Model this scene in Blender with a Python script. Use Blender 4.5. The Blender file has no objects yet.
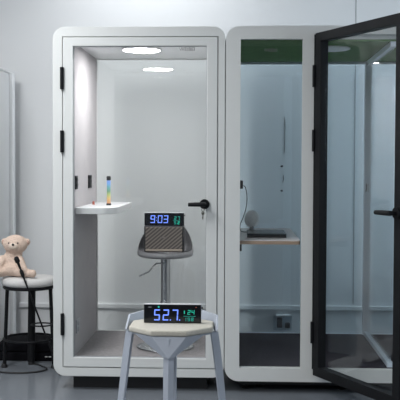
import bpy, bmesh, math, random
from mathutils import Vector, Matrix
random.seed(7)
PI = math.pi
sc = bpy.context.scene
col = sc.collection

# ------------------------------------------------------------------ materials
MATS = {}
def mat(name, rgb, rough=.5, metal=0., var=0., scale=8., bump=0., emit=None, estr=1., spec=.5, coat=0., stretch=None):
    m = bpy.data.materials.new(name); m.use_nodes = True
    nt = m.node_tree; b = nt.nodes['Principled BSDF']
    b.inputs['Base Color'].default_value = (*rgb, 1)
    b.inputs['Roughness'].default_value = rough
    b.inputs['Metallic'].default_value = metal
    b.inputs['Specular IOR Level'].default_value = spec
    b.inputs['Coat Weight'].default_value = coat
    if emit:
        b.inputs['Emission Color'].default_value = (*emit, 1)
        b.inputs['Emission Strength'].default_value = estr
    tc = nt.nodes.new('ShaderNodeTexCoord')
    n = nt.nodes.new('ShaderNodeTexNoise'); n.inputs['Scale'].default_value = scale; n.inputs['Detail'].default_value = 6
    if stretch:
        mp = nt.nodes.new('ShaderNodeMapping'); mp.inputs['Scale'].default_value = stretch
        nt.links.new(tc.outputs['Object'], mp.inputs[0]); nt.links.new(mp.outputs[0], n.inputs['Vector'])
    else:
        nt.links.new(tc.outputs['Object'], n.inputs['Vector'])
    if var:
        mx = nt.nodes.new('ShaderNodeMixRGB'); mx.blend_type = 'MIX'
        mx.inputs[1].default_value = (*[c*(1-var) for c in rgb], 1)
        mx.inputs[2].default_value = (*[min(1, c*(1+var)) for c in rgb], 1)
        nt.links.new(n.outputs['Fac'], mx.inputs[0]); nt.links.new(mx.outputs[0], b.inputs['Base Color'])
    if bump:
        bp = nt.nodes.new('ShaderNodeBump'); bp.inputs['Strength'].default_value = bump; bp.inputs['Distance'].default_value = .01
        nt.links.new(n.outputs['Fac'], bp.inputs['Height']); nt.links.new(bp.outputs[0], b.inputs['Normal'])
    MATS[name] = m
    return m

def glass(name, tint, f0=.04):
    m = bpy.data.materials.new(name); m.use_nodes = True
    nt = m.node_tree; nt.nodes.clear()
    out = nt.nodes.new('ShaderNodeOutputMaterial')
    tr = nt.nodes.new('ShaderNodeBsdfTransparent'); tr.inputs[0].default_value = (*tint, 1)
    gl = nt.nodes.new('ShaderNodeBsdfGlossy'); gl.inputs['Roughness'].default_value = .015; gl.inputs[0].default_value = (1, 1, 1, 1)
    lw = nt.nodes.new('ShaderNodeLayerWeight'); lw.inputs['Blend'].default_value = .5
    pw = nt.nodes.new('ShaderNodeMath'); pw.operation = 'POWER'; pw.inputs[1].default_value = 5
    ma = nt.nodes.new('ShaderNodeMath'); ma.operation = 'MULTIPLY_ADD'; ma.inputs[1].default_value = 1-f0; ma.inputs[2].default_value = f0
    mx = nt.nodes.new('ShaderNodeMixShader')
    L = nt.links.new
    L(lw.outputs['Facing'], pw.inputs[0]); L(pw.outputs[0], ma.inputs[0]); L(ma.outputs[0], mx.inputs[0])
    L(tr.outputs[0], mx.inputs[1]); L(gl.outputs[0], mx.inputs[2]); L(mx.outputs[0], out.inputs[0])
    MATS[name] = m
    return m

M_wall = mat('painted wall', (.68, .69, .70), .6, var=.03, scale=1.2)
M_ceil = mat('ceiling paint', (.7, .7, .7), .8, var=.02)
M_floor = mat('grey epoxy floor', (.165, .18, .20), .22, var=.12, scale=1.6)
M_trunk = mat('white trunking', (.68, .69, .70), .5, var=.02)
M_body = mat('off white booth paint', (.66, .675, .665), .5, var=.015, scale=30)
M_felt = mat('pale felt lining', (.42, .405, .415), .95, var=.10, scale=14, bump=.25, stretch=(1, 1, .6), spec=.1)
M_carpet = mat('grey carpet', (.26, .245, .25), .98, var=.35, scale=60, bump=.5, spec=.1)
M_carpet2 = mat('dark carpet', (.055, .05, .062), .98, var=.3, scale=60, bump=.5, spec=.1)
M_green = mat('green felt', (.13, .24, .105), .95, var=.3, scale=20, bump=.3, spec=.1)
M_rail = mat('pale blue grey rail', (.62, .70, .80), .4, var=.03)
M_black = mat('matte black metal', (.006, .0065, .008), .55, var=.2, spec=.2)
M_blackp = mat('black plastic', (.014, .014, .016), .45, var=.2)
M_screen = mat('black glossy screen', (.006, .007, .01), .12, var=.1)
M_silver = mat('silver housing', (.55, .56, .58), .35, metal=.3, var=.05)
M_chrome = mat('brushed chrome', (.42, .43, .45), .22, metal=.9, var=.05)
M_shell = mat('smoky grey seat plastic', (.20, .20, .21), .3, var=.1)
M_stool = mat('pale blue grey painted metal', (.385, .42, .485), .38, var=.02)
M_cush = mat('cream cushion fabric', (.52, .495, .435), .9, var=.1, scale=80, bump=.3, spec=.15)
M_cushw = mat('white cushion fabric', (.60, .59, .58), .85, var=.08, scale=50, bump=.2, spec=.15)
M_wood = mat('light wood edge', (.42, .30, .22), .5, var=.2, scale=6, stretch=(3, 30, 30))
M_top = mat('pale laminate tabletop', (.78, .70, .69), .35, var=.04)
M_shelf = mat('white laminate', (.68, .69, .70), .35, var=.02)
M_fur = mat('peach beige plush', (.68, .53, .44), .98, var=.16, scale=90, bump=.8, spec=.05)
M_furin = mat('brown pink plush', (.50, .34, .28), .98, var=.15, scale=90, bump=.6, spec=.05)
M_muz = mat('cream plush', (.70, .58, .49), .98, var=.1, scale=90, bump=.5, spec=.05)
M_lamp = mat('lit diffuser', (.9, .9, .9), .5, emit=(1, .985, 1), estr=100)
M_lampoff = mat('unlit white diffuser', (.75, .76, .77), .4, var=.01)
M_panel = mat('led panel diffuser', (.9, .9, .9), .5, emit=(.93, .96, 1), estr=3)
M_blue = mat('blue white led', (.1, .15, .4), .5, emit=(.16, .28, 1.0), estr=1.15)
M_teal = mat('teal led', (.0, .2, .15), .5, emit=(.02, .45, .36), estr=.4)
M_tealb = mat('bright teal led', (.0, .3, .2), .5, emit=(.03, .6, .42), estr=.6)
M_red = mat('small red plastic', (.45, .09, .05), .5, var=.1)
M_whitep = mat('white plastic', (.85, .86, .87), .35, var=.03)
M_greyp = mat('grey socket plastic', (.30, .31, .33), .5, var=.1)
M_text = mat('dark grey lettering', (.09, .08, .09), .6, var=.05)
M_wtext = mat('white print', (.6, .6, .6), .6, var=.05)
M_key = mat('steel key', (.16, .15, .13), .3, metal=.9, var=.1)
M_mark = mat('black scuff', (.03, .03, .035), .8, var=.3)
M_beige = mat('tan cardboard', (.45, .33, .22), .9, var=.1)
G_clear = glass('clear glass', (.985, .99, .985))
G_tint = glass('smoked blue glass', (.90, .965, 1))
G_box = glass('clear plastic', (.86, .9, .93), .06)

# speaker cloth: slanted bands
m = mat('ribbed speaker cloth', (.2, .18, .17), .8, spec=.2)
nt = m.node_tree; b = nt.nodes['Principled BSDF']
tc = nt.nodes.new('ShaderNodeTexCoord'); mp = nt.nodes.new('ShaderNodeMapping'); mp.inputs['Rotation'].default_value = (0, math.radians(-50), 0)
wv = nt.nodes.new('ShaderNodeTexWave'); wv.inputs['Scale'].default_value = 17; wv.inputs['Distortion'].default_value = .6; wv.inputs['Detail'].default_value = 1
rp = nt.nodes.new('ShaderNodeValToRGB')
rp.color_ramp.elements[0].color = (.075, .065, .062, 1); rp.color_ramp.elements[0].position = .3
rp.color_ramp.elements[1].color = (.20, .175, .155, 1); rp.color_ramp.elements[1].position = .75
nt.links.new(tc.outputs['Object'], mp.inputs[0]); nt.links.new(mp.outputs[0], wv.inputs['Vector'])
nt.links.new(wv.outputs['Fac'], rp.inputs[0]); nt.links.new(rp.outputs[0], b.inputs['Base Color'])
M_cloth = m

# rainbow light tube (a lamp whose LEDs run from amber to blue)
m = mat('rainbow light tube', (.2, .2, .2), .4)
nt = m.node_tree; b = nt.nodes['Principled BSDF']
tc = nt.nodes.new('ShaderNodeTexCoord'); sx = nt.nodes.new('ShaderNodeSeparateXYZ')
mr = nt.nodes.new('ShaderNodeMapRange'); mr.inputs['From Min'].default_value = .012; mr.inputs['From Max'].default_value = .168
rp = nt.nodes.new('ShaderNodeValToRGB'); cr = rp.color_ramp
stops = [(0, (.9, .30, .06)), (.22, (.95, .60, .10)), (.38, (.5, .65, .10)), (.52, (.04, .30, .10)), (.68, (.02, .42, .50)), (.85, (.08, .40, 1)), (1, (.2, .35, 1))]
while len(cr.elements) < len(stops): cr.elements.new(.5)
for e, (p, c) in zip(cr.elements, stops): e.position = p; e.color = (*c, 1)
nt.links.new(tc.outputs['Object'], sx.inputs[0]); nt.links.new(sx.outputs[2], mr.inputs[0]); nt.links.new(mr.outputs[0], rp.inputs[0])
nt.links.new(rp.outputs[0], b.inputs['Emission Color']); b.inputs['Emission Strength'].default_value = .7
M_rainbow = m

# ------------------------------------------------------------------ helpers
def box(bm, x0, x1, y0, y1, z0, z1):
    v = [bm.verts.new((x, y, z)) for x in (x0, x1) for y in (y0, y1) for z in (z0, z1)]
    for f in ((0, 1, 3, 2), (4, 6, 7, 5), (0, 4, 5, 1), (2, 3, 7, 6), (0, 2, 6, 4), (1, 5, 7, 3)):
        bm.faces.new([v[i] for i in f])
    return v

def tube(bm, pts, r, n=12, cap=True, radii=None):
    pts = [Vector(p) for p in pts]; rings = []
    for i, p in enumerate(pts):
        d = (pts[min(i+1, len(pts)-1)] - pts[max(i-1, 0)]).normalized()
        up = Vector((0, 0, 1)) if abs(d.z) < .95 else Vector((1, 0, 0))
        a = d.cross(up).normalized(); c = d.cross(a).normalized()
        rr = radii[i] if radii else r
        rings.append([bm.verts.new(p + a*rr*math.cos(2*PI*k/n) + c*rr*math.sin(2*PI*k/n)) for k in range(n)])
    for A, B in zip(rings, rings[1:]):
        for k in range(n): bm.faces.new((A[k], A[(k+1) % n], B[(k+1) % n], B[k]))
    if cap:
        bm.faces.new(rings[0][::-1]); bm.faces.new(rings[-1])

def loop_tube(bm, pts, r, n=8):
    pts = [Vector(p) for p in pts]; rings = []; N = len(pts)
    for i, p in enumerate(pts):
        d = (pts[(i+1) % N] - pts[i-1]).normalized()
        a = d.cross(Vector((0, 0, 1))).normalized(); c = d.cross(a).normalized()
        rings.append([bm.verts.new(p + a*r*math.cos(2*PI*k/n) + c*r*math.sin(2*PI*k/n)) for k in range(n)])
    for i in range(N):
        A, B = rings[i], rings[(i+1) % N]
        for k in range(n): bm.faces.new((A[k], A[(k+1) % n], B[(k+1) % n], B[k]))

def ring(bm, c, R, r, n=48, sq=1):
    loop_tube(bm, [(c[0]+R*math.cos(2*PI*k/n), c[1]+R*sq*math.sin(2*PI*k/n), c[2]) for k in range(n)], r)

def lathe(bm, prof, cx=0, cy=0, n=40):
    rings = []
    for r, z in prof:
        rings.append([bm.verts.new((cx+r*math.cos(2*PI*k/n), cy+r*math.sin(2*PI*k/n), z)) for k in range(n)] if r > 1e-6 else [bm.verts.new((cx, cy, z))])
    for A, B in zip(rings, rings[1:]):
        for k in range(n):
            a = [A[k % len(A)], A[(k+1) % len(A)], B[(k+1) % len(B)], B[k % len(B)]]
            a = list(dict.fromkeys(a))
            if len(a) > 2: bm.faces.new(a)

def sphere(bm, c, r, seg=24, rings=14):
    mtx = Matrix.Translation(c) @ Matrix.Diagonal((*(r if hasattr(r, '__len__') else (r, r, r)), 1))
    bmesh.ops.create_uvsphere(bm, u_segments=seg, v_segments=rings, radius=1, matrix=mtx)

def rrect(x0, x1, z0, z1, r, n=10):
    out = []
    for cx, cz, a0 in ((x1-r, z0+r, -90), (x1-r, z1-r, 0), (x0+r, z1-r, 90), (x0+r, z0+r, 180)):
        for k in range(n+1):
            a = math.radians(a0 + 90*k/n); out.append((cx+r*math.cos(a), cz+r*math.sin(a)))
    return out

def plate(bm, outer, holes, y0, y1):
    """flat plate in XZ with holes, given thickness along Y"""
    tmp = bmesh.new(); edges = []
    for lp in [outer] + holes:
        vs = [tmp.verts.new((x, y0, z)) for x, z in lp]
        edges += [tmp.edges.new((vs[i], vs[(i+1) % len(vs)])) for i in range(len(vs))]
    bmesh.ops.triangle_fill(tmp, use_beauty=True, use_dissolve=False, edges=edges)
    r = bmesh.ops.extrude_face_region(tmp, geom=list(tmp.faces))
    for v in [g for g in r['geom'] if isinstance(g, bmesh.types.BMVert)]: v.co.y = y1
    bmesh.ops.recalc_face_normals(tmp, faces=tmp.faces)
    bmesh.ops.dissolve_limit(tmp, angle_limit=.001, verts=tmp.verts, edges=tmp.edges)
    me = bpy.data.meshes.new('t'); tmp.to_mesh(me); tmp.free(); bm.from_mesh(me); bpy.data.meshes.remove(me)

def rect(x0, x1, z0, z1): return [(x0, z0), (x1, z0), (x1, z1), (x0, z1)]

def prism(bm, pts, z0, z1):
    a = [bm.verts.new((x, y, z0)) for x, y in pts]; b2 = [bm.verts.new((x, y, z1)) for x, y in pts]
    bm.faces.new(a[::-1]); bm.faces.new(b2)
    for i in range(len(pts)):
        j = (i+1) % len(pts); bm.faces.new((a[i], a[j], b2[j], b2[i]))

def obj(name, bm, m, parent=None, loc=(0, 0, 0), bevel=0, smooth=False, label=None, seg=2, ang=35):
    bmesh.ops.recalc_face_normals(bm, faces=bm.faces)
    me = bpy.data.meshes.new(name); bm.to_mesh(me); bm.free()
    o = bpy.data.objects.new(name, me); col.objects.link(o); me.materials.append(m)
    o.location = loc
    if parent: o.parent = parent
    if smooth:
        for p in me.polygons: p.use_smooth = True
        me.set_sharp_from_angle(angle=math.radians(ang))
    if bevel:
        md = o.modifiers.new('bevel', 'BEVEL'); md.width = bevel; md.segments = seg; md.limit_method = 'ANGLE'; md.angle_limit = math.radians(40)
    if label: o['label'] = label
    return o

def thing(name, label, cat, loc=(0, 0, 0), rz=0, group=None):
    o = bpy.data.objects.new(name, None); o.empty_display_size = .1; col.objects.link(o)
    o.location = loc; o.rotation_euler = (0, 0, rz); o['label'] = label; o['category'] = cat
    if group: o['group'] = group
    return o
def tag(o, label, cat, group=None):
    o['label'] = label; o['category'] = cat
    if group: o['group'] = group
    return o
def struct(name, bm, m, **k):
    o = obj(name, bm, m, **k); o['kind'] = 'structure'; return o
def B(*a):
    bm = bmesh.new(); box(bm, *a); return bm

# ------------------------------------------------------------------ room
XL, XR, YF, YB, H = -3.6, 3.8, -7.6, 1.55, 3.1
struct('floor', B(XL-.1, XR+.1, YF-.1, YB+.1, -.1, 0), M_floor)
struct('ceiling', B(XL-.1, XR+.1, YF-.1, YB+.1, H, H+.1), M_ceil)
struct('wall_back', B(XL-.1, XR+.1, YB, YB+.1, 0, H), M_wall)
M_dark = mat('grey far wall paint', (.16, .165, .18), .8, var=.04)
struct('wall_front', B(XL-.1, XR+.1, YF-.1, YF, 0, H), M_dark)
struct('wall_left', B(XL-.1, XL, YF, YB, 0, H), M_wall)
bm = bmesh.new()
for a in ((XR, XR+.1, YF, -2.7, 0, H), (XR, XR+.1, -.5, .3, 0, H), (XR, XR+.1, 1.5, YB, 0, H), (XR, XR+.1, .3, 1.5, 0, .9), (XR, XR+.1, .3, 1.5, 2.5, H), (XR, XR+.1, -2.7, -.5, 0, .9), (XR, XR+.1, -2.7, -.5, 2.5, H)): box(bm, *a)
bmesh.ops.remove_doubles(bm, verts=bm.verts, dist=.0001)
struct('wall_right', bm, M_wall)
bm = bmesh.new()
for a in ((-2.7, -2.64, .9, 2.5), (-1.63, -1.57, .96, 2.44), (-.56, -.5, .9, 2.5), (-2.64, -.56, .9, .96), (-2.64, -.56, 2.44, 2.5)): box(bm, XR+.02, XR+.08, a[0], a[1], a[2], a[3])
struct('window_1', bm, M_body)
bm = bmesh.new()
for a in ((.3, .36, .9, 2.5), (1.44, 1.5, .9, 2.5), (.36, 1.44, .9, .96), (.36, 1.44, 2.44, 2.5)): box(bm, XR+.02, XR+.08, a[0], a[1], a[2], a[3])
struct('window_3', bm, M_body)
struct('window_4', B(XR+.045, XR+.055, .36, 1.44, .96, 2.44), G_clear)
struct('window_2', B(XR+.045, XR+.055, -2.64, -.56, .96, 2.44), G_clear)
bm = bmesh.new(); box(bm, -1.74, XR, YB-.022, YB-.001, .278, .314)
struct('trim_1', bm, M_trunk, bevel=.004)
bm = bmesh.new(); box(bm, .880, .888, YB-.0008, YB+.002, .33, H)
struct('trim_2', bm, mat('grey joint strip', (.33, .34, .35), .6, var=.03))
# black scuffs left on the wall behind the right booth
bm = bmesh.new()
for x, z0, z1, w in ((.345, 1.50, 1.66, .004), (.325, 1.39, 1.405, .02), (.335, 1.27, 1.33, .006), (.325, 1.20, 1.215, .018), (.345, 1.66, 1.78, .004)):
    n = 7; L = []; Rr = []
    for k in range(n):
        z = z0+(z1-z0)*k/(n-1); dx = random.uniform(-.004, .004); ww = w*(.4+.6*math.sin(PI*(k+.5)/n))/2
        L.append((x+dx-ww, z)); Rr.append((x+dx+ww, z))
    plate(bm, L+Rr[::-1], [], YB-.002, YB-.0005)
struct('trim_3', bm, M_mark)

# ------------------------------------------------------------------ booths
def hinge(parent, x, y, z, w=.022, h=.135):
    bm = bmesh.new(); box(bm, x-w/2, x+w/2, y-.012, y+.004, z-h/2, z+h/2)
    tube(bm, [(x, y-.012, z-h/2), (x, y-.012, z+h/2)], .008, 10)
    return obj('hinge', bm, M_black, parent, bevel=.002, label='black hinge' if False else None)

def lever(parent, x, z, y, length, dirx=-1, m=M_black):
    """door handle on the -Y face"""
    bm = bmesh.new()
    tube(bm, [(x, y, z), (x, y-.012, z)], .031, 28)
    tube(bm, [(x, y-.01, z), (x, y-.05, z)], .011, 16)
    tube(bm, [(x-dirx*.008, y-.05, z), (x+dirx*.02, y-.052, z), (x+dirx*length*.6, y-.052, z), (x+dirx*length, y-.05, z-.001)], .0105, 14, radii=[.0145, .014, .0135, .012])
    return obj('handle', bm, m, parent, smooth=True)

# ---- left booth
X0, X1, Z0, Z1 = -1.155, -.094, .09, 2.25
booth = thing('phone_booth', 'narrow off-white phone booth with a closed full-height glass door, lit by a round ceiling lamp', 'booth', (-.62, .5, 0))
bl = Vector((-.62, .5, 0))
def P(name, bm, m, parent=booth, off=bl, **k):
    for v in bm.verts: v.co -= off
    return obj(name, bm, m, parent, **k)
bm = bmesh.new()
plate(bm, rrect(X0, X1, Z0, Z1, .075), [rect(-1.096, -.136, .145, 2.19)], 0, .05)
plate(bm, rrect(X0, X1, Z0, Z1, .075), [rect(-1.036, -.19, .204, 2.168)], .05, 1.0)
shell = P('shell', bm, M_body, bevel=.006)
bm = bmesh.new(); box(bm, -1.035, -.191, .052, .94, .204, .209)
P('floor_carpet', bm, M_carpet)
bm = bmesh.new(); box(bm, -1.036, -1.028, .052, .935, .2095, 2.167)
P('wall_lining', bm, M_felt)
bm = bmesh.new(); box(bm, -1.027, -.191, .052, .94, 2.158, 2.1675)
P('ceiling_panel', bm, M_shelf)
bm = bmesh.new(); box(bm, -1.027, -.191, .945, .955, .2095, 2.156)
P('back_glass', bm, G_clear)
bm = bmesh.new()
plate(bm, rect(-1.027, -.191, .2095, 2.157), [rect(-1.021, -.197, .2100, 2.151)], .93, .944)
P('back_frame', bm, M_body)
bm = bmesh.new(); box(bm, -1.045, -.2, .09, .93, .0, .092)
P('plinth', bm, M_blackp, label='black recessed plinth')
bm = bmesh.new(); lathe(bm, [(0, 2.146), (.112, 2.146), (.118, 2.150), (.118, 2.158)], -.643, .345)
cl = P('ceiling_lamp', bm, M_lamp, smooth=True)
bm = bmesh.new(); lathe(bm, [(.119, 2.158), (.128, 2.154), (.124, 2.145), (.119, 2.145), (.119, 2.158)], -.643, .345)
for v in bm.verts: v.co -= bl
obj('lamp_rim', bm, M_whitep, cl, smooth=True)
def wall_socket(x, y, z, h, w, m, parent, off, name='socket', dark=True):
    bm = bmesh.new(); box(bm, x, x+.008, y-w/2, y+w/2, z-h/2, z+h/2)
    o = P(name, bm, m, parent, off, bevel=.003)
    bm = bmesh.new()
    for dz in (-h*.22, h*.22):
        box(bm, x+.006, x+.013, y-w*.28, y+w*.28, z+dz-h*.13, z+dz+h*.13)
    for v in bm.verts: v.co -= off
    obj('outlet', bm, M_blackp if m is M_black else M_greyp, o)
    return o
wall_socket(-1.028, .085, 1.293, .085, .07, M_black, booth, bl)
wall_socket(-1.028, .61, 1.290, .088, .12, M_black, booth, bl)
wall_socket(-1.028, .13, .385, .085, .11, M_greyp, booth, bl)
# shelf
pts = [(-1.027, .07), (-.86, .062)]
for k in range(11):
    a = math.radians(-90+90*k/10); pts.append((-.80+.055*math.cos(a)*1.0, .135+.073*math.sin(a)))
pts = [(-1.027, .064), (-.86, .064)] + [(-.86+.085*math.sin(math.radians(9*k)), .19-.126*math.cos(math.radians(9*k))) for k in range(1, 11)] + [(-.775, .93), (-1.027, .93)]
bm = bmesh.new(); prism(bm, pts, 1.095, 1.137)
P('shelf', bm, M_shelf, bevel=.004)
# door
door = bmesh.new()
plate(door, rrect(-1.0915, -.1405, .1495, 2.1855, .004, 3), [rect(-1.029, -.206, .209, 2.132)], -.004, .042)
door = P('door', door, M_body, bevel=.003)
def D1(name, bm, m, **k):
    for v in bm.verts: v.co -= bl
    return obj(name, bm, m, door, **k)
D1('door_glass', B(-1.029, -.206, .016, .024, .209, 2.132), G_clear)
bm = bmesh.new(); plate(bm, rect(-1.029, -.206, .209, 2.132), [rect(-1.026, -.209, .212, 2.129)], .010, .030)
D1('glass_gasket', bm, M_greyp)
for z in (1.935, 1.547, .415):
    h_ = hinge(door, -1.096+.62, -.004-.5, z)
hd = lever(door, -.217+.045+.62-.045, 1.165, -.004-.5, .098)
# lettering
def text3d(name, body, size, m, loc, parent, depth=.0006, rot=(PI/2, 0, 0), align='CENTER', off=Vector((0, 0, 0))):
    cu = bpy.data.curves.new(name, 'FONT'); cu.body = body; cu.size = size; cu.extrude = depth; cu.align_x = align
    t = bpy.data.objects.new(name, cu); col.objects.link(t)
    dg = bpy.context.evaluated_depsgraph_get(); me = bpy.data.meshes.new_from_object(t.evaluated_get(dg))
    bpy.data.objects.remove(t)
    o = bpy.data.objects.new(name, me); col.objects.link(o); me.materials.clear(); me.materials.append(m)
    o.location = Vector(loc)-off; o.rotation_euler = rot
    if parent: o.parent = parent
    return o
text3d('lettering', 'WEIBEI', .030, M_text, (-.328, .0145, 2.103), door, off=bl)
tx = bpy.data.objects['lettering']; tx.scale = (1.05, 1, 1)

# key in the lock
kt = thing('key', 'small steel key hanging below the black handle of the closed glass door', 'key', (-.226, -.02, 1.14))
bm = bmesh.new(); ring(bm, (0, 0, 0), .009, .0018, 20)
for v in bm.verts: v.co = Vector((v.co.x, v.co.z-.004, v.co.y-.008))
obj('key_ring', bm, M_key, kt, smooth=True)
bm = bmesh.new(); plate(bm, rrect(-.009, .009, -.040, -.018, .008, 6), [rrect(-.003, .003, -.026, -.020, .0028, 4)], -.005, -.003)
box(bm, -.003, .003, -.005, -.003, -.068, -.039); box(bm, -.006, .003, -.005, -.003, -.060, -.056)
obj('key_blade', bm, M_key, kt)

# ---- right booth
b2 = thing('meeting_booth', 'wide off-white booth with green ceiling and a black glass door swung open', 'booth', (.66, .5, 0))
ol = Vector((.66, .5, 0))
XA, XB, ZA, ZB = -.090, 1.41, .072, 2.253
def Q(name, bm, m, parent=b2, **k):
    for v in bm.verts: v.co -= ol
    return obj(name, bm, m, parent, **k)
bm = bmesh.new()
plate(bm, rrect(XA, XB, ZA, ZB, .085), [rect(0.0, .377, .156, 2.173), rect(.446, 1.335, .152, 2.20)], 0, .05)
plate(bm, rrect(XA, XB, ZA, ZB, .085), [rect(-.018, 1.335, .152, 2.176)], .05, 1.27)
Q('shell', bm, M_body, bevel=.006)
Q('window_glass', B(0.0, .377, .02, .028, .156, 2.173), G_clear)
Q('floor_carpet', B(-.018, 1.335, .052, 1.21, .152, .157), M_carpet2)
Q('ceiling_panel', B(-.018, 1.335, .052, 1.21, 2.165, 2.175), M_green, label='green felt ceiling panel')
Q('back_glass', B(-.018, 1.335, 1.215, 1.225, .1575, 2.164), G_tint, label='smoked blue-grey back glass')
bm = bmesh.new(); plate(bm, rect(-.018, 1.335, .1575, 2.1645), [rect(-.006, 1.323, .1582, 2.148)], 1.19, 1.214)
Q('back_frame', bm, M_rail)
Q('plinth', B(.0, 1.3, .10, 1.2, .03, .074), M_blackp, label='black recessed plinth')
for fx, fy in ((.045, .14), (.13, .2), (.65, .14), (1.25, .14), (.045, 1.15), (1.25, 1.15)):
    bm = bmesh.new(); lathe(bm, [(0, 0), (.028, 0), (.03, .006), (.012, .012), (.012, .03), (0, .03)], fx, fy, 20)
    Q('levelling_foot', bm, M_blackp, smooth=True)
bm = bmesh.new(); lathe(bm, [(0, 2.153), (.112, 2.153), (.125, 2.158), (.125, 2.165)], .585, .39)
Q('ceiling_lamp', bm, M_lampoff, smooth=True, label='round white lamp, switched off')
# inner glass partition
pb = bmesh.new()
for a in ((.908, .958, 1.15, 1.188, .1575, 2.164),):
    box(pb, *a)
box(pb, .915, .951, .056, 1.15, .1575, .186); box(pb, .915, .951, .056, 1.15, 2.132, 2.164)
pf = Q('partition', pb, M_rail, label='pale blue-grey partition frame')
bm = B(.929, .937, .056, 1.15, .186, 2.132)
for v in bm.verts: v.co -= ol
obj('partition_glass', bm, G_clear, pf)
bm = bmesh.new()
plate(bm, [(.918, 1.215), (.923, 1.212), (.926, 1.24), (.924, 1.275), (.920, 1.27), (.921, 1.24)], [], 1.1478, 1.1498)
for v in bm.verts: v.co -= ol
obj('scuff', bm, M_mark, pf)
# table
pts = [(-.017, .056), (.352, .056), (.366, .061), (.374, .076), (.374, 1.185), (-.017, 1.185)]
bm = bmesh.new(); prism(bm, pts, .915, .936)
tb = Q('table', bm, M_wood, label='pale tabletop with a wooden edge')
bm = bmesh.new(); prism(bm, pts, .9362, .940)
for v in bm.verts: v.co -= ol
obj('tabletop_laminate', bm, M_top, tb)
bm = bmesh.new(); box(bm, -.017, .012, .08, 1.1, .87, .9145)
for v in bm.verts: v.co -= ol
obj('bracket', bm, M_blackp, tb)
sk = wall_socket(-.018, .42, 1.285, .085, .10, M_black, b2, ol)
bm = bmesh.new(); box(bm, -.006, .020, .39, .45, 1.25, 1.305)
for v in bm.verts: v.co -= ol
obj('adapter_plug', bm, M_blackp, sk, bevel=.005)
bm = bmesh.new(); box(bm, .446, .456, -.004, .05, .154, 2.198); Q('door_jamb', bm, M_black, label='black door jamb')
text3d('lettering', 'WEIBEI', .026, M_text, (.185, .0185, 2.098), b2, off=ol)
# open door, built along +x from its hinge line
DW, DZ0, DZ1 = .872, .122, 2.203
d2 = bmesh.new()
plate(d2, rect(0, DW, DZ0, DZ1), [rect(.062, DW-.062, DZ0+.058, DZ1-.055)], -.03, .025)
d2 = obj('door', d2, M_black, b2, bevel=.003, label='black framed glass door, open')
d2.location = Vector((.476, -.012, 0))-ol; d2.rotation_euler = (0, 0, math.radians(-63.3))
obj('door_glass', B(.062, DW-.062, .006, .014, DZ0+.058, DZ1-.055), G_clear, d2)
lever(d2, DW-.032, 1.156, -.03, .125)
o = lever(d2, DW-.032, 1.156, -.03, .125); 
for v in o.data.vertices: v.co.y = -.005 - v.co.y
for z in (1.945, 1.555, .385):
    bm = bmesh.new(); box(bm, .436, .456, -.020, -.002, z-.062, z+.062); tube(bm, [(.444, -.026, z-.066), (.444, -.026, z+.066)], .010, 12)
    Q('hinge', bm, M_black, label='black hinge', smooth=True)

# ------------------------------------------------------------------ LED clocks
SEG = {'0': 'abcdef', '1': 'bc', '2': 'abged', '3': 'abgcd', '4': 'fgbc', '5': 'afgcd', '6': 'afgedc', '7': 'abc', '8': 'abcdefg', '9': 'abcdfg', '%': 'afgc'}
def digit(ch, x, z, w, h, t, y, sl=.06):
    bm = bmesh.new(); g = t*.25
    R_ = {'a': (x+g, x+w-g, z+h-t, z+h), 'd': (x+g, x+w-g, z, z+t), 'g': (x+g, x+w-g, z+h/2-t/2, z+h/2+t/2),
          'f': (x, x+t, z+h/2+g, z+h-g), 'b': (x+w-t, x+w, z+h/2+g, z+h-g), 'e': (x, x+t, z+g, z+h/2-g), 'c': (x+w-t, x+w, z+g, z+h/2-g)}
    for s in SEG[ch]:
        a = R_[s]; box(bm, a[0], a[1], y-.001, y, a[2], a[3])
    for v in bm.verts: v.co.x += (v.co.z-z)*sl
    return bm
def led_clock(name, label, loc, big, small, rz=0, tilt=0):
    W, HH, D = .262, .086, .032
    t = thing(name, label, 'clock', loc, rz, 'LED clocks')
    obj('housing', B(-W/2, W/2, -D/2+.002, D/2, 0, HH), M_silver, t, bevel=.003)
    scn = obj('screen', B(-W/2+.001, W/2-.001, -D/2-.002, -D/2+.0015, .001, HH-.002), M_screen, t, bevel=.0015)
    y = -D/2-.0022
    for kind, ch, x, z, w, h, tt, m_ in big+small:
        if kind == 'd': obj('digit', digit(ch, x, z, w, h, tt, y), m_, scn)
        else: obj(ch, B(x, x+w, y-.001, y, z, z+h), m_, scn)
    # sockets and a button on the right end
    obj('button', B(W/2-.001, W/2+.005, -.006, .006, HH*.72, HH*.85), M_blackp, t)
    return t
led_clock('led_clock', 'wide black LED clock showing 52.7 on the cream stool cushion', (-.303, -1.50, .6885),
    [('d', '5', -.085, .012, .027, .050, .0052, M_blue), ('d', '2', -.045, .012, .027, .050, .0052, M_blue), ('p', 'decimal_point', -.012, .012, .005, .005, 0, M_blue),
     ('d', '7', -.003, .012, .027, .050, .0052, M_blue), ('p', 'decimal_point', .030, .012, .005, .005, 0, M_blue)],
    [('p', 'indicator_light', -.066, .070, .007, .007, 0, M_tealb), ('p', 'status_mark', -.110, .071, .014, .0025, 0, M_greyp), ('p', 'alarm_mark', .104, .071, .007, .003, 0, M_red),
     ('p', 'thermometer_mark', .052, .043, .004, .014, 0, M_tealb),
     ('d', '2', .068, .040, .013, .020, .0028, M_tealb), ('d', '4', .086, .040, .013, .020, .0028, M_tealb),
     ('p', 'divider_line', .050, .031, .055, .002, 0, M_teal),
     ('d', '1', .052, .010, .010, .016, .0026, M_teal), ('d', '9', .068, .010, .011, .016, .0026, M_teal), ('d', '8', .084, .010, .011, .016, .0026, M_teal)], tilt=0)
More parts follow.
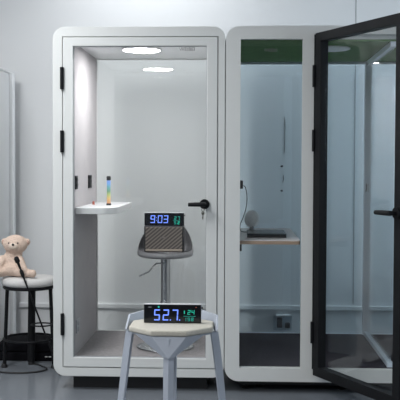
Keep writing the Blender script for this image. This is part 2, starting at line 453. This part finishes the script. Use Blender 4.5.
led_clock('led_clock', 'wide black LED clock showing 9:03 on top of the fabric speaker in the booth', (-.494, .375, 1.0073),
    [('d', '9', -.092, .018, .030, .050, .0056, M_blue), ('p', 'colon_dot', -.054, .032, .004, .005, 0, M_blue), ('p', 'colon_dot', -.053, .050, .004, .005, 0, M_blue),
     ('d', '0', -.044, .018, .030, .050, .0056, M_blue), ('d', '3', -.006, .018, .030, .050, .0056, M_blue)],
    [('d', '2', .064, .038, .015, .024, .0045, M_teal), ('d', '7', .086, .038, .015, .024, .0045, M_teal),
     ('d', '5', .064, .010, .014, .020, .004, M_teal), ('d', '2', .086, .010, .014, .020, .004, M_tealb), ('p', 'divider_line', .058, .0335, .045, .002, 0, M_teal)])

# ------------------------------------------------------------------ speaker
sp = thing('bookshelf_speaker', 'boxy speaker with slanted grey-brown ribbed cloth on the bar stool seat', 'speaker', (-.494, .375, .836))
obj('cabinet', B(-.130, .130, -.045, .050, 0, .171), M_blackp, sp, bevel=.006)
obj('grille_cloth', B(-.120, .120, -.052, -.0455, .022, .163), M_cloth, sp, bevel=.003)
obj('metal_strip', B(-.120, .120, -.053, -.0455, .007, .021), mat('champagne strip', (.42, .36, .30), .4, metal=.4, var=.05), sp, bevel=.002)
obj('badge', B(-.022, .022, -.0535, -.052, .092, .101), mat('badge metal', (.16, .14, .13), .4, metal=.4), sp)

# ------------------------------------------------------------------ bar stool inside the booth
bs = thing('bar_stool', 'grey shell bar stool on a chrome column inside the narrow booth', 'stool', (-.485, .36, .2095))
bm = bmesh.new(); lathe(bm, [(0, 0), (.182, 0), (.188, .004), (.185, .009), (.12, .018), (.05, .028), (.034, .045), (0, .045)], n=56)
obj('base_plate', bm, M_chrome, bs, smooth=True)
bm = bmesh.new(); lathe(bm, [(0, .04), (.034, .04), (.034, .30), (.032, .305), (.031, .305), (.031, .58), (0, .58)], n=32)
obj('column', bm, M_chrome, bs, smooth=True)
bm = bmesh.new()
tube(bm, [(-.02, -.03, .555), (-.055, -.055, .555), (-.075, -.07, .535), (-.10, -.08, .505), (-.165, -.09, .475)], .005, 10)
obj('height_lever', bm, M_chrome, bs, smooth=True)
bm = bmesh.new()
loop_tube(bm, [(.125*math.cos(2*PI*k/32), -.10+.12*math.sin(2*PI*k/32), .235) for k in range(32)], .009)
obj('footrest', bm, M_chrome, bs, smooth=True)
# shell: bowl whose rear wall stands up
bm = bmesh.new(); NA, NR = 56, 14
def shell_pt(a, t, dz=0):
    s = math.sin(a)  # +1 rear
    back = max(0, (s+.25)/1.25)**1.1
    rx, ry = .187, .175
    hh = .045 + .20*back
    u = min(1, t)
    r = math.sin(min(1, u*1.12)*PI/2)
    z = hh*(u**3.2)
    nar = 1 - .26*back*max(0, (u-.55)/.45)
    x = rx*math.cos(a)*r*nar
    y = ry*s*r
    if s < 0: z -= .022*(u**4)*(-s)
    return Vector((x, y, z+dz))
def surf(dz, sc_):
    out = []
    c = bm.verts.new((0, 0, dz))
    for i in range(1, NR+1):
        out.append([bm.verts.new(Vector((shell_pt(2*PI*k/NA, i/NR).x*sc_, shell_pt(2*PI*k/NA, i/NR).y*sc_, shell_pt(2*PI*k/NA, i/NR).z*(1)+dz*(1-i/NR*.2)))) for k in range(NA)])
    for k in range(NA): bm.faces.new((c, out[0][k], out[0][(k+1) % NA]))
    for A, Bv in zip(out, out[1:]):
        for k in range(NA): bm.faces.new((A[k], Bv[k], Bv[(k+1) % NA], A[(k+1) % NA]))
    return out[-1]
ra = surf(0, .965); rb = surf(-.02, 1.0)
for k in range(NA): bm.faces.new((ra[k], rb[k], rb[(k+1) % NA], ra[(k+1) % NA]))
for v in bm.verts: v.co.z += .605
obj('seat_shell', bm, M_shell, bs, smooth=True, ang=60)

# ------------------------------------------------------------------ things on shelf
rt = thing('rainbow_light_tube', 'upright rainbow-glowing light tube with black caps on the white shelf', 'lamp', (-.868, .42, 1.137))
bm = bmesh.new(); lathe(bm, [(0, .013), (.0125, .013), (.0125, .165), (0, .165)], n=24)
obj('glow_tube', bm, M_rainbow, rt, smooth=True)
bm = bmesh.new(); lathe(bm, [(0, 0), (.016, 0), (.0165, .008), (.0135, .013), (0, .013)], n=24)
obj('base_cap', bm, M_blackp, rt, smooth=True)
bm = bmesh.new(); lathe(bm, [(0, .165), (.0135, .165), (.0145, .172), (.0145, .188), (.011, .193), (0, .193)], n=24)
obj('top_cap', bm, M_blackp, rt, smooth=True)
bm = bmesh.new(); lathe(bm, [(0, 0), (.010, 0), (.011, .004), (.006, .008), (.009, .016), (.005, .022), (0, .023)], n=20)
tag(obj('figurine', bm, M_red, loc=(-.985, .52, 1.137), smooth=True), 'tiny red knob-shaped figurine on the white shelf near the felt wall', 'figurine')

# ------------------------------------------------------------------ things on table (right booth)
lt = thing('laptop', 'closed black laptop lying flat on the pale booth table', 'laptop', (.173, .455, .940))
obj('base', B(-.126, .126, -.185, .185, 0, .014), M_blackp, lt, bevel=.003)
obj('lid', B(-.126, .126, -.185, .185, .0145, .026), mat('dark satin lid', (.02, .025, .03), .25, var=.05), lt, bevel=.003)
fn = thing('desk_fan', 'small white desk fan standing behind the black laptop', 'fan', (.082, .70, .940), math.radians(38))
bm = bmesh.new(); lathe(bm, [(0, 0), (.030, 0), (.031, .006), (.022, .012), (.016, .03), (.014, .045), (0, .045)], n=28)
obj('base', bm, M_greyp, fn, smooth=True)
bm = bmesh.new(); tube(bm, [(0, .012, .035), (0, .022, .06), (0, .02, .088)], .008, 12)
obj('neck', bm, M_whitep, fn, smooth=True)
bm = bmesh.new()
for R_, y in ((.055, -.012), (.055, .012), (.036, -.018), (.018, -.020)):
    pts = [(R_*math.cos(2*PI*k/36), y, .096+R_*math.sin(2*PI*k/36)) for k in range(36)]
    rings = []
    for i in range(36):
        a = 2*PI*i/36; e = Vector((math.cos(a), 0, math.sin(a)))
        rings.append([bm.verts.new(Vector(pts[i])+e*.0022*math.cos(2*PI*q/6)+Vector((0, .0022*math.sin(2*PI*q/6), 0))) for q in range(6)])
    for i in range(36):
        A, C_ = rings[i], rings[(i+1) % 36]
        for q in range(6): bm.faces.new((A[q], A[(q+1) % 6], C_[(q+1) % 6], C_[q]))
for k in range(24):
    a = 2*PI*k/24; e = Vector((math.cos(a), 0, math.sin(a)))
    tube(bm, [Vector((0, -.021, .096))+e*.006, Vector((0, -.019, .096))+e*.03, Vector((0, -.012, .096))+e*.055, Vector((0, .012, .096))+e*.055, Vector((0, .02, .096))+e*.02], .0014, 5)
obj('cage', bm, M_whitep, fn, smooth=True)
bm = bmesh.new()
for k in range(4):
    a = 2*PI*k/4+.4; e = Vector((math.cos(a), 0, math.sin(a))); p_ = Vector((-math.sin(a), 0, math.cos(a)))
    c0 = Vector((0, 0, .096))
    prof = [(.008, -.006, -.004), (.03, -.018, -.008), (.048, -.014, -.006), (.049, .012, .006), (.03, .018, .008), (.008, .006, .004)]
    lo = [bm.verts.new(c0+e*r+p_*w+Vector((0, y-.0008, 0))) for r, w, y in prof]; hi = [bm.verts.new(c0+e*r+p_*w+Vector((0, y+.0008, 0))) for r, w, y in prof]
    bm.faces.new(lo); bm.faces.new(hi[::-1])
    for i in range(6): bm.faces.new((lo[i], lo[(i+1) % 6], hi[(i+1) % 6], hi[i]))
obj('blades', bm, M_whitep, fn)
bm = bmesh.new(); tube(bm, [(0, -.012, .096), (0, .03, .096), (0, .045, .096)], .014, 20, radii=[.010, .018, .012])
tube(bm, [(0, .012, .096), (0, .022, .096)], .05, 28, radii=[.052, .038])
obj('motor', bm, M_whitep, fn, smooth=True)
cu = bmesh.new()
def spline(ps, n=8):
    ps = [Vector(p) for p in ps]; out = []
    q = [ps[0]]+ps+[ps[-1]]
    for i in range(1, len(q)-2):
        for k in range(n):
            t = k/n; a, b_, c, d = q[i-1], q[i], q[i+1], q[i+2]
            out.append(.5*((2*b_)+(-a+c)*t+(2*a-5*b_+4*c-d)*t*t+(-a+3*b_-3*c+d)*t**3))
    out.append(ps[-1]); return out
tube(cu, spline([(.021, .42, 1.27), (.035, .42, 1.26), (.046, .44, 1.20), (.040, .47, 1.12), (.02, .54, 1.05), (.002, .60, 1.0), (.008, .66, .955), (.050, .70, .9445)]), .0028, 8)
tag(obj('power_cable', cu, M_blackp, smooth=True), 'thin dark cable looping from the black socket down to the small desk fan', 'cable')

# box under the trunking behind the right booth
wb = thing('cable_box', 'clear plastic box with black plugs on the wall, seen low through the wide booth', 'box', (.335, YB-.0015, .125))
obj('clear_shell', B(-.072, .072, -.055, 0, 0, .112), G_box, wb, bevel=.004)
obj('lid', B(-.05, .06, -.058, 0, .1125, .118), M_whitep, wb)
for px, pz, w_, h_ in ((-.022, .018, .042, .075), (.040, .015, .038, .04)):
    bm = bmesh.new(); box(bm, px-w_/2, px+w_/2, -.045, -.004, pz, pz+h_)
    obj('plug', bm, M_blackp, wb, bevel=.006)

# ------------------------------------------------------------------ front stool
CX, CY = -.305, -1.52
fs = thing('faceted_stool', 'pale blue-grey faceted metal stool with a cream pad, in front of the booths', 'stool', (CX, CY, 0))
ZS = .664
def octo(R_, rot=22.5, sy=1.0): return [(R_*math.cos(math.radians(rot+45*k)), R_*sy*math.sin(math.radians(rot+45*k))) for k in range(8)]
bm = bmesh.new()
# seat pan: octagon plate, inverted pyramid sides folding to the legs
o1 = octo(.190)
prism(bm, o1, ZS-.012, ZS)
obj('seat_pan', bm, M_stool, fs, bevel=.003)
# collar rising round the back
bm = bmesh.new()
angs = [-8, 22, 67, 90, 113, 158, 188]
hts = [.000, .050, .068, .071, .068, .050, .000]
lo = []; hi = []; lo2 = []; hi2 = []
for a, h in zip(angs, hts):
    c, s = math.cos(math.radians(a)), math.sin(math.radians(a))
    r0 = .205; r1 = .212 + .016*(h/.071)
    lo.append(bm.verts.new((r0*c, r0*s, ZS-.006))); hi.append(bm.verts.new((r1*c, r1*s, ZS+h)))
    lo2.append(bm.verts.new(((r0-.008)*c, (r0-.008)*s, ZS-.006))); hi2.append(bm.verts.new(((r1-.008)*c, (r1-.008)*s, ZS+h)))
for i in range(len(angs)-1):
    bm.faces.new((lo[i], lo[i+1], hi[i+1], hi[i])); bm.faces.new((lo2[i], hi2[i], hi2[i+1], lo2[i+1]))
    bm.faces.new((hi[i], hi[i+1], hi2[i+1], hi2[i])); bm.faces.new((lo[i], lo2[i], lo2[i+1], lo[i+1]))
bm.faces.new((lo[0], hi[0], hi2[0], lo2[0])); bm.faces.new((lo[-1], lo2[-1], hi2[-1], hi[-1]))
obj('back_rim', bm, M_stool, fs)
# pad
bm = bmesh.new(); oc = octo(.203)
prism(bm, oc, ZS-.003, ZS+.0235)
bmesh.ops.subdivide_edges(bm, edges=[e for e in bm.edges if abs(e.verts[0].co.z-e.verts[1].co.z) > .01], cuts=1)
obj('seat_pad', bm, M_cush, fs, bevel=.009, seg=4, smooth=True, label='cream octagonal seat pad')
# legs: folded V section (two flat wings) tapering, with triangular gusset up to the pan
def leg(ang, foot=.263, wtop=.023, wbot=.021):
    dd = .013 if abs(math.cos(ang)) < .5 else .028
    c, s = math.cos(ang), math.sin(ang); rad = Vector((c, s, 0)); tn = Vector((-s, c, 0))
    bm = bmesh.new()
    def sec(r, z, w, d):
        p0 = rad*r + Vector((0, 0, z))
        return [bm.verts.new(p0+rad*d), bm.verts.new(p0+tn*w-rad*d*.1), bm.verts.new(p0+tn*(w-.003)-rad*(d*.1+.006)), bm.verts.new(p0+rad*(d-.009)), bm.verts.new(p0-tn*(w-.003)-rad*(d*.1+.006)), bm.verts.new(p0-tn*w-rad*d*.1)]
    S = [sec(.182, ZS-.012, wtop, dd), sec(.1945, ZS-.10, wtop, dd), sec(foot, 0, wbot, dd*.75)]
    for A, C_ in zip(S, S[1:]):
        for k in range(6): bm.faces.new((A[k], A[(k+1) % 6], C_[(k+1) % 6], C_[k]))
    bm.faces.new(S[0]); bm.faces.new(S[-1][::-1])
    return bm
def gusset(ang):
    """the wide inverted triangle folding from the pan down to a leg"""
    c, s = math.cos(ang), math.sin(ang); rad = Vector((c, s, 0)); tn = Vector((-s, c, 0))
    bm = bmesh.new()
    def p(r, t, z): return rad*r+tn*t+Vector((0, 0, z))
    zt = ZS-.004
    out = [p(.128, -.150, zt), p(.186, -.074, zt), p(.186, .074, zt), p(.128, .150, zt), p(.2035, .021, ZS-.092), p(.214, 0, ZS-.094), p(.2035, -.021, ZS-.092)]
    th = rad*.006
    a = [bm.verts.new(v) for v in out]; b_ = [bm.verts.new(v-th) for v in out]
    for L, fl in ((a, 1), (b_, -1)):
        for f in ((0, 1, 6), (1, 5, 6), (1, 2, 5), (2, 4, 5), (2, 3, 4)): bm.faces.new([L[i] for i in (f if fl > 0 else f[::-1])])
    for i in range(7):
        j = (i+1) % 7; bm.faces.new((a[i], b_[i], b_[j], a[j]))
    return bm
for ang in (0, 90, 180, 270):
    lg = obj('leg', leg(math.radians(ang+(4 if ang == 90 else 0))), M_stool, fs)
    if ang in (90, 270): obj('gusset', gusset(math.radians(ang)), M_stool, lg)

# ------------------------------------------------------------------ left corner
# tall cabinet
tc_ = thing('tall_cabinet', 'tall white cabinet standing in the left corner against the wall', 'cabinet', (-2.2, 1.1, 0))
obj('body', B(-.445, .443, -.35, .296, 0, 2.095), M_trunk, tc_, bevel=.004)
obj('top_panel', B(-.45, .447, -.37, .296, 2.0955, 2.112), M_trunk, tc_, bevel=.003)
for x0, x1, hx in ((-.443, -.002, -.03), (.002, .441, .03)):
    d_ = obj('door', B(x0, x1, -.37, -.3505, .06, 2.09), M_trunk, tc_, bevel=.003)
    bm = bmesh.new(); tube(bm, [(hx, -.372, 1.0), (hx, -.39, 1.0), (hx, -.39, 1.16), (hx, -.372, 1.16)], .005, 8)
    obj('handle', bm, M_chrome, d_)
obj('filler_strip', B(.444, .470, .22, .298, 0, 2.10), M_trunk, tc_, bevel=.003)
# stool
ls = thing('round_stool', 'black-legged round stool with a white cushion under the teddy bear', 'stool', (-1.452, .64, 0))
bm = bmesh.new(); lathe(bm, [(0, .552), (.172, .552), (.178, .558), (.178, .566), (.172, .572), (0, .572)], n=48)
obj('seat_plate', bm, M_black, ls, smooth=True)
bm = bmesh.new(); lathe(bm, [(0, .5725), (.165, .5725), (.181, .580), (.188, .598), (.183, .620), (.172, .630), (.12, .637), (0, .640)], n=56)
obj('cushion', bm, M_cushw, ls, smooth=True, ang=80, label='white cushion')
for a, r in ((183, .0125), (-3, .0125), (93, .026), (268, .0)):
    if r == 0: continue
    c, s = math.cos(math.radians(a)), math.sin(math.radians(a))
    bm = bmesh.new(); tube(bm, [(.115*c if r > .02 else .150*c, .115*s if r > .02 else .150*s, .553), (.172*c, .176*s*(.55 if r > .02 else 1), .022)], r, 14)
    lg = obj('leg', bm, M_black, ls, smooth=True)
    bm = bmesh.new(); lathe(bm, [(0, 0), (.021, 0), (.022, .012), (.016, .026), (0, .026)], .174*c, .177*s*(.55 if r > .02 else 1), 16)
    obj('rubber_foot', bm, M_blackp, lg, smooth=True)
bm = bmesh.new(); ring(bm, (0, 0, .205), .172, .008); obj('foot_ring', bm, M_black, ls, smooth=True)
# microphone on a leaning stand
ms = thing('microphone_stand', 'slim black microphone stand leaning in front of the white-cushioned stool', 'microphone stand', (-1.195, .425, 0))
top = Vector((-.297, 0, .79)); foot = Vector((0, 0, .008))
def lerp(t): return foot+(top-foot)*t
bm = bmesh.new(); tube(bm, [lerp(.01), lerp(.9)], .006, 10); obj('pole', bm, M_black, ms, smooth=True)
bm = bmesh.new(); tube(bm, [lerp(.82), lerp(.84), lerp(.875), lerp(.89)], .012, 12, radii=[.007, .013, .013, .007]); obj('clamp', bm, M_black, ms, smooth=True)
bm = bmesh.new(); tube(bm, [lerp(.90), lerp(.945), lerp(.955), lerp(.985), lerp(1.0)], .01, 14, radii=[.008, .009, .016, .017, .010]); obj('microphone', bm, M_black, ms, smooth=True)
bm = bmesh.new(); tube(bm, [(0, 0, 0), lerp(.03)], .010, 12, radii=[.012, .009]); obj('rubber_tip', bm, M_blackp, ms, smooth=True)
q = lerp(.42); bm = bmesh.new(); ring(bm, (q.x, q.y, q.z), .068, .005); obj('cable_hoop', bm, M_black, ms, smooth=True)
# equipment case
ec = thing('equipment_case', 'flat black equipment case on the floor behind the white-cushioned stool', 'case', (-1.50, 1.03, 0))
M_case = mat('black case fabric', (.006, .006, .008), .9, var=.2, spec=.1)
obj('case_base', B(-.235, .235, -.19, .19, 0, .062), M_case, ec, bevel=.012)
obj('case_lid', B(-.235, .235, -.19, .19, .0625, .128), M_case, ec, bevel=.018, seg=3)
text3d('lettering', 'AUDIO', .022, M_wtext, (.17, -.1915, .028), ec) if False else None
bm = bmesh.new()
for k in range(3): box(bm, .115+k*.026, .133+k*.026, -.1925, -.1895, .030, .037)
obj('white_marks', bm, M_wtext, ec, label='small white marks')
# floor cable
bm = bmesh.new()
loop = [(-1.50+.178*math.cos(a), .475+.11*math.sin(a)*(1.0), .006) for a in [2*PI*k/40 for k in range(41)]]
loop = [Vector((-1.50+.185*math.cos(t), .56+.125*math.sin(t), .0065)) for t in [math.radians(x) for x in range(-210, 45, 8)]]
loop += [Vector(p) for p in ((-1.40, .70, .0065), (-1.45, .735, .0065))]
tube(bm, loop, .006, 8)
tag(obj('floor_cable', bm, M_blackp, smooth=True), 'black cable curling over the floor under the white-cushioned stool', 'cable')

# ------------------------------------------------------------------ teddy bear
tbx = thing('teddy_bear', 'peach-beige teddy bear sitting on the round white stool cushion', 'toy', (-1.560, .60, .6385))
bm = bmesh.new()
sphere(bm, (.0, .01, .092), (.070, .062, .092))
sphere(bm, (.005, -.02, .052), (.072, .058, .050))
sphere(bm, (.014, .0, .155), (.058, .05, .05))
sphere(bm, (.026, -.012, .220), (.084, .074, .066)); sphere(bm, (.026, -.014, .200), (.066, .060, .048))
for s in (-1, 1):
    sphere(bm, (.026+s*.080, .0, .236), (.022, .018, .026))
    for k in range(7):
        t = k/6
        sphere(bm, (s*(.055+.045*t), -.03-.055*t, .115-.065*t), .033-.004*t, 16, 10)
for k in range(8):
    t = k/7; sphere(bm, (.045+.115*t, -.045-.045*t, .036-.006*t), .034-.009*t, 16, 10)
    sphere(bm, (-.045-.06*t, -.045-.08*t, .035-.003*t), .034-.006*t, 16, 10)
sphere(bm, (.166, -.092, .030), (.022, .026, .028)); sphere(bm, (-.110, -.128, .034), (.026, .030, .032))
body = obj('body', bm, M_fur, tbx)
md = body.modifiers.new('fuse', 'REMESH'); md.mode = 'VOXEL'; md.voxel_size = .006; md.use_smooth_shade = True
md = body.modifiers.new('soft', 'SMOOTH'); md.factor = .6; md.iterations = 6
md = body.modifiers.new('fluff', 'DISPLACE'); tx = bpy.data.textures.new('fluff', 'CLOUDS'); tx.noise_scale = .012; md.texture = tx; md.strength = .005
bm = bmesh.new(); sphere(bm, (.028, -.078, .212), (.032, .018, .024)); obj('muzzle', bm, M_muz, tbx, smooth=True)
bm = bmesh.new(); sphere(bm, (.030, -.096, .224), (.009, .006, .0085), 14, 8); obj('nose', bm, M_blackp, tbx, smooth=True)
for s in (-1, 1):
    bm = bmesh.new(); sphere(bm, (.028+s*.031, -.080, .234), .0055, 12, 8); obj('eye', bm, M_blackp, tbx, smooth=True)
    bm = bmesh.new(); sphere(bm, (.026+s*.083, -.014, .236), (.013, .008, .015), 16, 8); obj('inner_ear', bm, M_furin, tbx, smooth=True)

# ------------------------------------------------------------------ lights
def panel(x, y, e, w=.6, l=1.2, label='', c=(.985, .995, 1)):
    t = thing('ceiling_light', label, 'ceiling light', (x, y, H), 0, 'ceiling light panels')
    bm = bmesh.new()
    box(bm, -w/2-.02, w/2+.02, -l/2-.02, -l/2, -.03, 0); box(bm, -w/2-.02, w/2+.02, l/2, l/2+.02, -.03, 0)
    box(bm, -w/2-.02, -w/2, -l/2, l/2, -.03, 0); box(bm, w/2, w/2+.02, -l/2, l/2, -.03, 0)
    obj('frame', bm, M_whitep, t)
    obj('diffuser', B(-w/2, w/2, -l/2, l/2, -.015, -.008), M_panel, t)
    L = bpy.data.lights.new('panel_light', 'AREA'); L.shape = 'RECTANGLE'; L.size = w; L.size_y = l; L.energy = e; L.color = c
    o = bpy.data.objects.new('panel_light', L); col.objects.link(o); o.parent = t; o.location = (0, 0, -.04)
panel(-1.9, -1.3, 70, label='flush ceiling light panel above the left, nearest the wall')
panel(-1.9, -4.2, 62, label='flush ceiling light panel above the left, far from the wall')
panel(1.4, -4.2, 18, label='flush ceiling light panel above the right, far from the wall', c=(1, .97, .9))
panel(-.75, 1.0, 5, 1.2, .5, label='added ceiling light panel above the narrow phone booth, brightening the wall behind')  # unseen panel added to lift the wall above and behind the booths

L = bpy.data.lights.new('window_daylight', 'AREA'); L.shape = 'RECTANGLE'; L.size = 2.1; L.size_y = 1.5; L.energy = 46; L.color = (.66, .82, 1)
o = bpy.data.objects.new('window_daylight', L); col.objects.link(o); o.location = (XR+.4, -1.6, 1.75); o.rotation_euler = (0, math.radians(80), 0)
L = bpy.data.lights.new('window_daylight', 'AREA'); L.shape = 'RECTANGLE'; L.size = .8; L.size_y = 1.0; L.energy = 46; L.spread = math.radians(75); L.color = (.80, .90, 1)
o = bpy.data.objects.new('window_daylight', L); col.objects.link(o); o.location = (XR+.3, .9, 1.8); o.rotation_euler = (0, math.radians(90), 0)
w = bpy.data.worlds.new('room'); sc.world = w; w.use_nodes = True
w.node_tree.nodes['Background'].inputs[0].default_value = (.5, .56, .65, 1); w.node_tree.nodes['Background'].inputs[1].default_value = .1

# ------------------------------------------------------------------ camera
cam = bpy.data.cameras.new('camera'); cam.sensor_width = 36; cam.lens = 930/400*36; cam.clip_start = .05
co = bpy.data.objects.new('camera', cam); col.objects.link(co); sc.camera = co
yaw = math.atan(40/930); pit = -math.atan(35/930.8); roll = math.radians(.2)
F = Vector((-math.sin(yaw)*math.cos(pit), math.cos(yaw)*math.cos(pit), math.sin(pit)))
R = Vector((math.cos(yaw), math.sin(yaw), 0)); U = R.cross(F)
R2 = R*math.cos(roll)+U*math.sin(roll); U2 = -R*math.sin(roll)+U*math.cos(roll)
mw = Matrix((R2, U2, -F)).transposed().to_4x4(); mw.translation = Vector((0, -5.7, 1.405)); co.matrix_world = mw

sc.cycles.transparent_max_bounces = 32; sc.cycles.max_bounces = 14; sc.cycles.glossy_bounces = 8
sc.view_settings.view_transform = 'Standard'; sc.view_settings.look = 'None'; sc.view_settings.gamma = 1; sc.view_settings.use_curve_mapping = False
sc.view_settings.exposure = 0
